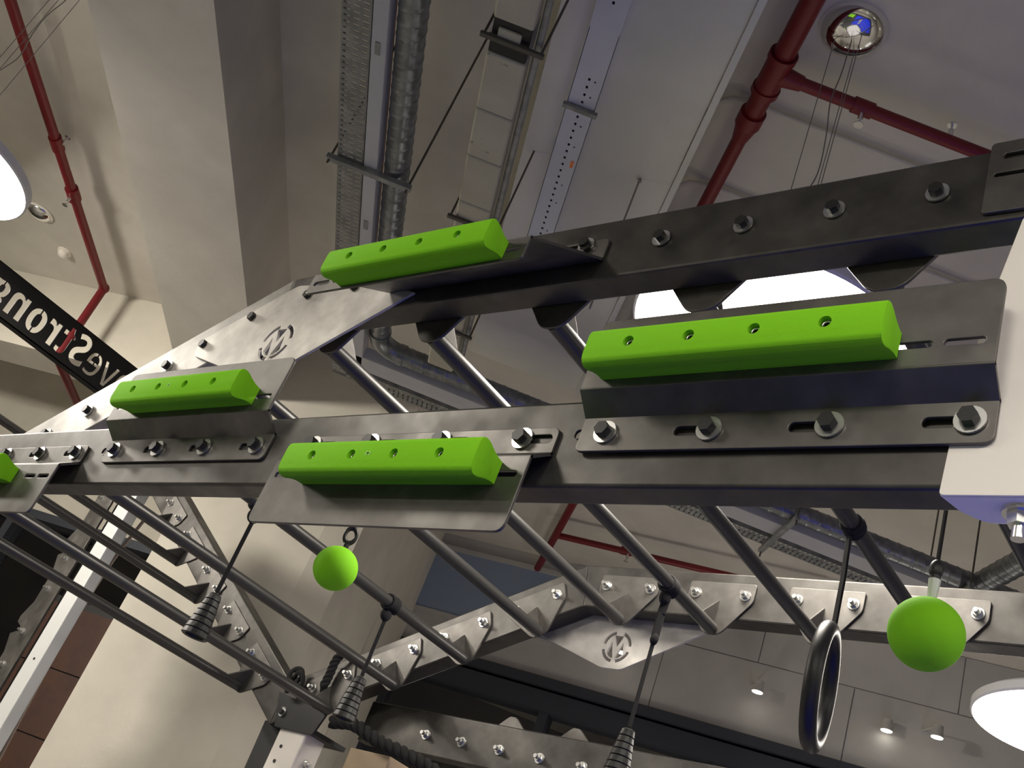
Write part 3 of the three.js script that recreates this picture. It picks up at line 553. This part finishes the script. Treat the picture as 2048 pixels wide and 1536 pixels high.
// ------------------------------------------------------------------ services under the ceiling
const rl = (a, b, y) => V(b, y, -a);                       // local room point
function service(name, label, category, group) { return thing(name, label, category, AT, PHI, group); }
function perforated(len, w, t, cell) {                     // sheet along local -z from 0 to len, centred on x, slots cut by cell(i)
  const s = poly([[-w / 2, 0], [-w / 2, len], [w / 2, len], [w / 2, 0]], 0.001); s.holes = cell(len, w);
  return ext(s, t, 0, 2).rotateX(-Math.PI / 2);
}
const rect = (x0, x1, y0, y1) => { const p = new THREE.Path(); p.moveTo(x0, y0); p.lineTo(x1, y0); p.lineTo(x1, y1); p.lineTo(x0, y1); p.closePath(); return p; };
{
  const YD = 2.2;
  const tray = service('cable_tray', 'perforated metal cable tray leftmost of the ceiling ducts', 'cable tray', 'ceiling services');
  const cell = (len, w) => { const h = []; for (let y = 0.02; y < len - 0.03; y += 0.024) for (const x of [-0.030, 0.0, 0.030]) h.push(rect(x - 0.0105, x + 0.0105, y, y + 0.007)); return h; };
  mesh('tray_floor', perforated(3.06, 0.092, 0.0015, cell).translate(-0.885, YD, -1.44), M.tray, tray);
  mesh('tray_side', [box(-0.932, -0.930, YD, YD + 0.035, -4.5, -1.44), box(-0.840, -0.838, YD, YD + 0.035, -4.43, -1.44)], M.tray, tray);
  const f = perforated(4.3, 0.092, 0.0015, cell).rotateY(-Math.PI / 2); mesh('tray_floor', f.translate(-0.86, YD, -4.48), M.tray, tray);
  mesh('tray_side', [box(-0.93, 3.5, YD, YD + 0.035, -4.53, -4.528), box(-0.84, 3.5, YD, YD + 0.035, -4.436, -4.434)], M.tray, tray);
  const tk = service('trunking', 'smooth pale cable trunking between the tray and the round duct', 'trunking', 'ceiling services');
  mesh('trunking_body', [rbox(-0.836, -0.787, YD, YD + 0.06, -4.40, -1.2, 0.003), rbox(-0.836, 3.5, YD, YD + 0.06, -4.40, -4.28, 0.003)], M.trunking, tk);
  for (const a of [2.36, 3.25]) mesh('cover_latch', box(-0.822, -0.806, YD - 0.003, YD, -a - 0.05, -a), M.tray, tk);
  const sp = service('spiral_duct', 'round galvanised spiral duct beside the pale trunking', 'duct', 'ceiling services');
  const spiral = (len, r) => {
    const nS = Math.ceil(len / 0.006), nA = 28, pos = [], idx = [];
    for (let i = 0; i <= nS; i++) for (let j = 0; j <= nA; j++) { const a = j / nA * 6.2832, s = i / nS * len, ph = ((s / 0.055 + j / nA) % 1 + 1) % 1, rr = r + (ph < 0.12 ? 0.0022 : 0); pos.push(rr * Math.cos(a), rr * Math.sin(a), -s); }
    for (let i = 0; i < nS; i++) for (let j = 0; j < nA; j++) { const k = i * (nA + 1) + j; idx.push(k, k + nA + 1, k + 1, k + 1, k + nA + 1, k + nA + 2); }
    const g = new THREE.BufferGeometry(); g.setAttribute('position', new THREE.Float32BufferAttribute(pos, 3)); g.setIndex(idx); g.computeVertexNormals(); return g;
  };
  mesh('duct_run', spiral(2.9, 0.044).translate(-0.73, YD + 0.044, -1.2), M.galv, sp);
  mesh('duct_run', spiral(4.2, 0.044).rotateY(-Math.PI / 2).translate(-0.63, YD + 0.044, -4.2), M.galv, sp);
  mesh('branch_run', spiral(0.42, 0.05).translate(2.12, YD + 0.05, -3.74), M.galv, sp);
  mesh('elbow', new THREE.TorusGeometry(0.1, 0.046, 18, 24, Math.PI / 2).rotateX(-Math.PI / 2).rotateY(Math.PI / 2).translate(-0.63, YD + 0.044, -4.1), M.galv, sp);
  mesh('collar', [new THREE.CylinderGeometry(0.049, 0.049, 0.03, 28).rotateX(Math.PI / 2).translate(-0.73, YD + 0.044, -4.08), new THREE.CylinderGeometry(0.049, 0.049, 0.03, 28).rotateZ(Math.PI / 2).translate(-0.62, YD + 0.044, -4.2)], M.galv, sp);
  mesh('patch', new THREE.CylinderGeometry(0.0472, 0.0472, 0.03, 20, 1, true, 3.4, 1.2).rotateX(Math.PI / 2).translate(-0.73, YD + 0.044, -2.72), M.black, sp);
  // hangers
  for (const [a, b0, b1] of [[2.95, -0.965, -0.655], [1.9, -0.965, -0.655]]) {
    const h = service('trapeze_hanger', a > 2.5 ? 'grey channel hanger crossing under the tray, trunking and round duct' : 'grey channel hanger near the top edge of the picture', 'hanger', 'duct hangers');
    mesh('channel', rbox(b0, b1, YD - 0.026, YD - 0.004, -a - 0.012, -a + 0.012, 0.003), M.tray, h);
    for (const b of [b0 + 0.012, b1 - 0.012]) mesh('threaded_rod', cyl(rl(a, b, YD - 0.04), rl(a, b, HC), 0.0042, 10), M.rod, h);
  }
  for (const [b, l] of [[0.3, 'grey channel hanger under the far tray, left one'], [1.25, 'grey channel hanger under the far tray, middle one'], [2.05, 'grey channel hanger under the far tray, right one']]) {
    const h = service('trapeze_hanger', l, 'hanger', 'duct hangers');
    mesh('channel', rbox(b - 0.012, b + 0.012, YD - 0.026, YD - 0.004, -4.57, -4.12, 0.003), M.tray, h);
    for (const a of [4.56, 4.13]) mesh('threaded_rod', cyl(rl(a, b, YD - 0.05), rl(a, b, HC), 0.0042, 10), M.rod, h);
  }
  // flat insulated duct
  const du = service('flat_duct', 'flat cream insulated duct with stained joints and a torn band', 'duct', 'ceiling services');
  const joints = [0.4, 1.2, 2.11, 2.235, 2.47, 2.69, 2.93, 3.2, 3.5, 3.8, 4.1];
  for (let i = 0; i + 1 < joints.length; i++) if (i !== 2) mesh('duct_section', rbox(-0.49, -0.372, YD, YD + 0.09, -joints[i + 1] + 0.002, -joints[i] - 0.002, 0.008), M.duct, du);
  mesh('torn_band', [rbox(-0.488, -0.374, YD + 0.006, YD + 0.085, -2.236, -2.108, 0.004)], M.blackMetal, du);
  mesh('foil_patch', [rbox(-0.468, -0.40, YD - 0.002, YD + 0.01, -2.165, -2.135, 0.003)], M.duct, du);
  mesh('side_pipe', [cyl(rl(0.4, -0.352, YD + 0.03), rl(4.1, -0.352, YD + 0.03), 0.011, 12)], M.tray, du);
  for (const [a, l] of [[2.17, 'thin rods holding the torn band of the flat duct'], [3.02, 'thin rods holding the lower end of the flat duct'], [3.75, 'thin rods holding the far end of the flat duct']]) {
    const h = service('rod_hanger', l, 'hanger', 'duct hangers');
    for (const b of [-0.505, -0.335]) mesh('threaded_rod', cyl(rl(a, b, YD - 0.01), rl(a, b, b < -0.4 ? HC : 2.6 + 0.4), 0.0038, 8), M.rod, h);
    mesh('channel', rbox(-0.515, -0.325, YD - 0.014, YD - 0.002, -a - 0.008, -a + 0.008, 0.002), M.rod, h);
  }
  // bluish perforated strip under the bulkhead
  const st = service('perforated_strip', 'bluish white perforated metal strip under the boxed bulkhead', 'cable tray', 'ceiling services');
  const cell2 = (len, w) => { const h = []; for (let y = 0.03; y < len - 0.03; y += 0.036) { if (y > 1.35 && y < 1.62) continue; h.push(rect(-0.004, 0.004, y, y + (y < 1.3 ? 0.016 : 0.012))); if (rnd() < 0.3) h.push(rect(0.018, 0.024, y + 0.006, y + 0.013)); } return h; };
  mesh('strip_face', perforated(2.9, 0.098, 0.002, cell2).translate(-0.218, 2.565, -0.9), M.strip, st);
  mesh('strip_side', [box(-0.2675, -0.265, 2.565, 2.6, -3.8, -0.9), box(-0.171, -0.1685, 2.565, 2.6, -3.8, -0.9)], M.strip, st);
  mesh('strip_backing', box(-0.262, -0.174, 2.585, 2.589, -3.8, -0.9), M.black, st);
  mesh('cross_bar', rbox(-0.278, -0.155, 2.546, 2.562, -2.70, -2.68, 0.003), M.tray, st);
  mesh('orange_mark', box(-0.192, -0.181, 2.5635, 2.5655, -2.99, -2.955), M.orange, st);
}
// sprinkler pipes
function pipeRun(g, name, p, q, r) { mesh(name, cyl(p, q, r, 24), M.red, g); }
function sprinkler(g, p, up) { mesh('sprinkler_head', [cyl(p, p.clone().add(V(0, up * 0.035, 0)), 0.009, 10), cyl(p.clone().add(V(0, up * 0.035, 0)), p.clone().add(V(0, up * 0.055, 0)), 0.004, 8), cyl(p.clone().add(V(0, up * 0.055, 0)), p.clone().add(V(0, up * 0.058, 0)), 0.016, 14)], M.zinc, g); }
{
  const Y = 2.85, b = 0.34;
  const g = service('sprinkler_pipe', 'thick red sprinkler main with a branch beside the mirrored lamp canopy', 'pipe', 'red sprinkler pipes');
  pipeRun(g, 'main_pipe', rl(-1, b, Y), rl(2.78, b, Y), 0.037);
  pipeRun(g, 'main_pipe', rl(2.78, b, Y), rl(4.7, b, Y), 0.027);
  pipeRun(g, 'main_pipe', rl(4.7, b, Y), rl(4.95, 0.47, Y), 0.027);
  pipeRun(g, 'main_pipe', rl(4.95, 0.47, Y), rl(7.7, 0.50, Y), 0.027);
  mesh('tee_fitting', [cyl(rl(2.42, b, Y), rl(2.60, b, Y), 0.044, 24), cyl(rl(2.42, b, Y), rl(2.445, b, Y), 0.049, 24), cyl(rl(2.575, b, Y), rl(2.60, b, Y), 0.049, 24), cyl(rl(2.51, b, Y), rl(2.51, b + 0.1, Y), 0.04, 24, 0.026)], M.red, g);
  mesh('reducer', [cyl(rl(2.70, b, Y), rl(2.76, b, Y), 0.047, 24), cyl(rl(2.76, b, Y), rl(2.84, b, Y), 0.043, 24, 0.029)], M.red, g);
  pipeRun(g, 'branch_pipe', rl(2.51, b, Y), rl(2.51, 4, Y), 0.022);
  pipeRun(g, 'branch_pipe', rl(6.95, 0.5, Y), rl(6.25, 2.2, Y), 0.022);
  mesh('coupling', cyl(rl(2.51, 0.62, Y), rl(2.51, 0.69, Y), 0.028, 20), M.red, g); mesh('coupling', cyl(rl(6.77, 0.93, Y), rl(6.74, 1.0, Y), 0.028, 16), M.red, g);
  sprinkler(g, rl(2.51, 0.655, Y - 0.025), -1); sprinkler(g, rl(6.74, 0.98, Y - 0.02), -1); sprinkler(g, rl(2.51, 0.96, Y + 0.02), 1);
  const l = service('sprinkler_pipe', 'thin red sprinkler pipe bending down over the left drop beam', 'pipe', 'red sprinkler pipes');
  pipeRun(l, 'main_pipe', rl(0, -2.79, 2.9), rl(6.08, -2.79, 2.9), 0.026);
  pipeRun(l, 'drop_pipe', rl(6.08, -2.79, 2.9), rl(6.08, -2.79, 2.35), 0.026);
  pipeRun(l, 'main_pipe', rl(6.08, -2.79, 2.35), rl(7.2, -2.79, 2.35), 0.026);
  mesh('elbow', [new THREE.SphereGeometry(0.034, 18, 12).translate(-2.79, 2.9, -6.08), new THREE.SphereGeometry(0.034, 18, 12).translate(-2.79, 2.35, -6.08)], M.red, l);
  mesh('coupling', cyl(rl(4.62, -2.79, 2.9), rl(4.72, -2.79, 2.9), 0.033, 18), M.red, l); mesh('coupling', cyl(rl(5.05, -2.79, 2.9), rl(5.15, -2.79, 2.9), 0.036, 18), M.red, l);
  sprinkler(l, rl(5.1, -2.79, 2.87), -1); sprinkler(l, rl(4.67, -2.76, 2.9), 1);
  const t3 = service('sprinkler_pipe', 'red sprinkler pipe showing between the trunking and the round duct', 'pipe', 'red sprinkler pipes');
  pipeRun(t3, 'main_pipe', rl(0.5, -0.975, 2.75), rl(5.2, -0.975, 2.75), 0.018);
  const c = service('conduit', 'thin white conduit fixed across the ceiling behind the red main', 'conduit', 'ceiling conduits');
  mesh('conduit_run', [tube([rl(2.95, 0.19, 2.7), rl(2.84, 0.21, 2.95), rl(2.79, 0.27, 2.972), rl(2.785, 0.5, 2.976), rl(2.785, 1.4, 2.976), rl(2.785, 4, 2.976)], 0.011, 80, 10)], M.ceiling, c);
  const c2 = service('conduit', 'short thin conduit end on the ceiling above the upper beam', 'conduit', 'ceiling conduits');
  mesh('conduit_run', [tube([rl(3.36, 0.19, 2.75), rl(3.29, 0.23, 2.95), rl(3.27, 0.3, 2.972), rl(3.27, 0.8, 2.976), rl(3.27, 2.5, 2.976)], 0.011, 60, 10)], M.ceiling, c2);
  const r = service('rod_hanger', 'single thin rod with a round anchor under the boxed bulkhead', 'hanger', 'duct hangers');
  mesh('threaded_rod', cyl(rl(2.95, 0.06, 2.0), rl(2.95, 0.06, 2.6), 0.0036, 8), M.wire, r);
  mesh('anchor', new THREE.SphereGeometry(0.009, 12, 8).translate(0.06, 2.59, -2.95), M.wire, r);
}
{ // small mirrored canopy and detector on the ceiling at the left
  const g = thing('ceiling_canopy', 'small mirrored round canopy on the ceiling beside the left lamp', 'canopy', RM(5.63, -3.18, HC));
  const d = []; for (let i = 0; i <= 10; i++) { const t = i / 10 * Math.PI / 2; d.push(new THREE.Vector2(0.078 * Math.sin(t) + 1e-4, -0.045 * Math.cos(t))); }
  raw('mirror_dome', new THREE.LatheGeometry(d, 32), M.chrome, g);
  raw('rim', new THREE.TorusGeometry(0.08, 0.007, 10, 36).rotateX(Math.PI / 2).translate(0, -0.006, 0), M.white, g);
  const s = thing('smoke_detector', 'small cream detector on the ceiling beside the mirrored canopy', 'detector', RM(6.0, -3.1, HC));
  raw('body', new THREE.SphereGeometry(0.035, 18, 12).scale(1, 0.8, 1).translate(0, -0.02, 0), M.white, s);
  raw('base', new THREE.CylinderGeometry(0.045, 0.045, 0.012, 24).translate(0, -0.006, 0), M.white, s);
}
function spot(a, b, y, label) {
  const wall = 8.06 - 0.421 * (b + 0.096) - a, g = thing('spot_lamp', label, 'lamp', RM(a, b, y), PHI, 'small spot lamps on the boarded wall');
  mesh('arm', cyl(V(0, 0.075, 0), V(0, 0.085, -wall), 0.006, 8), M.panel, g);
  raw('head', new THREE.CylinderGeometry(0.03, 0.038, 0.07, 22, 1, true).translate(0, 0.035, 0), M.panel, g);
  raw('cap', new THREE.CylinderGeometry(0.03, 0.03, 0.006, 22).translate(0, 0.072, 0), M.panel, g);
  raw('lens', new THREE.CylinderGeometry(0.036, 0.036, 0.006, 22).translate(0, 0.0, 0), M.spotGlow, g);
  const L = new THREE.PointLight(LAMP_COLOR, 0.004); L.position.set(0, -0.012, 0); L.castShadow = true; g.add(L);
}
spot(6.97, 2.12, 2.35, 'small round spot lamp left of the gym ring, alone on the grey wall');
spot(6.48, 3.14, 2.35, 'small round spot lamp next to the big lamp in the lower right', 0);
spot(6.72, 2.92, 2.35, 'small round spot lamp right of the gym ring at the bottom', 0);
spot(7.28, 1.22, 2.35, 'small round spot lamp just under the far joint plate', 0);

renderer.render(scene, camera);
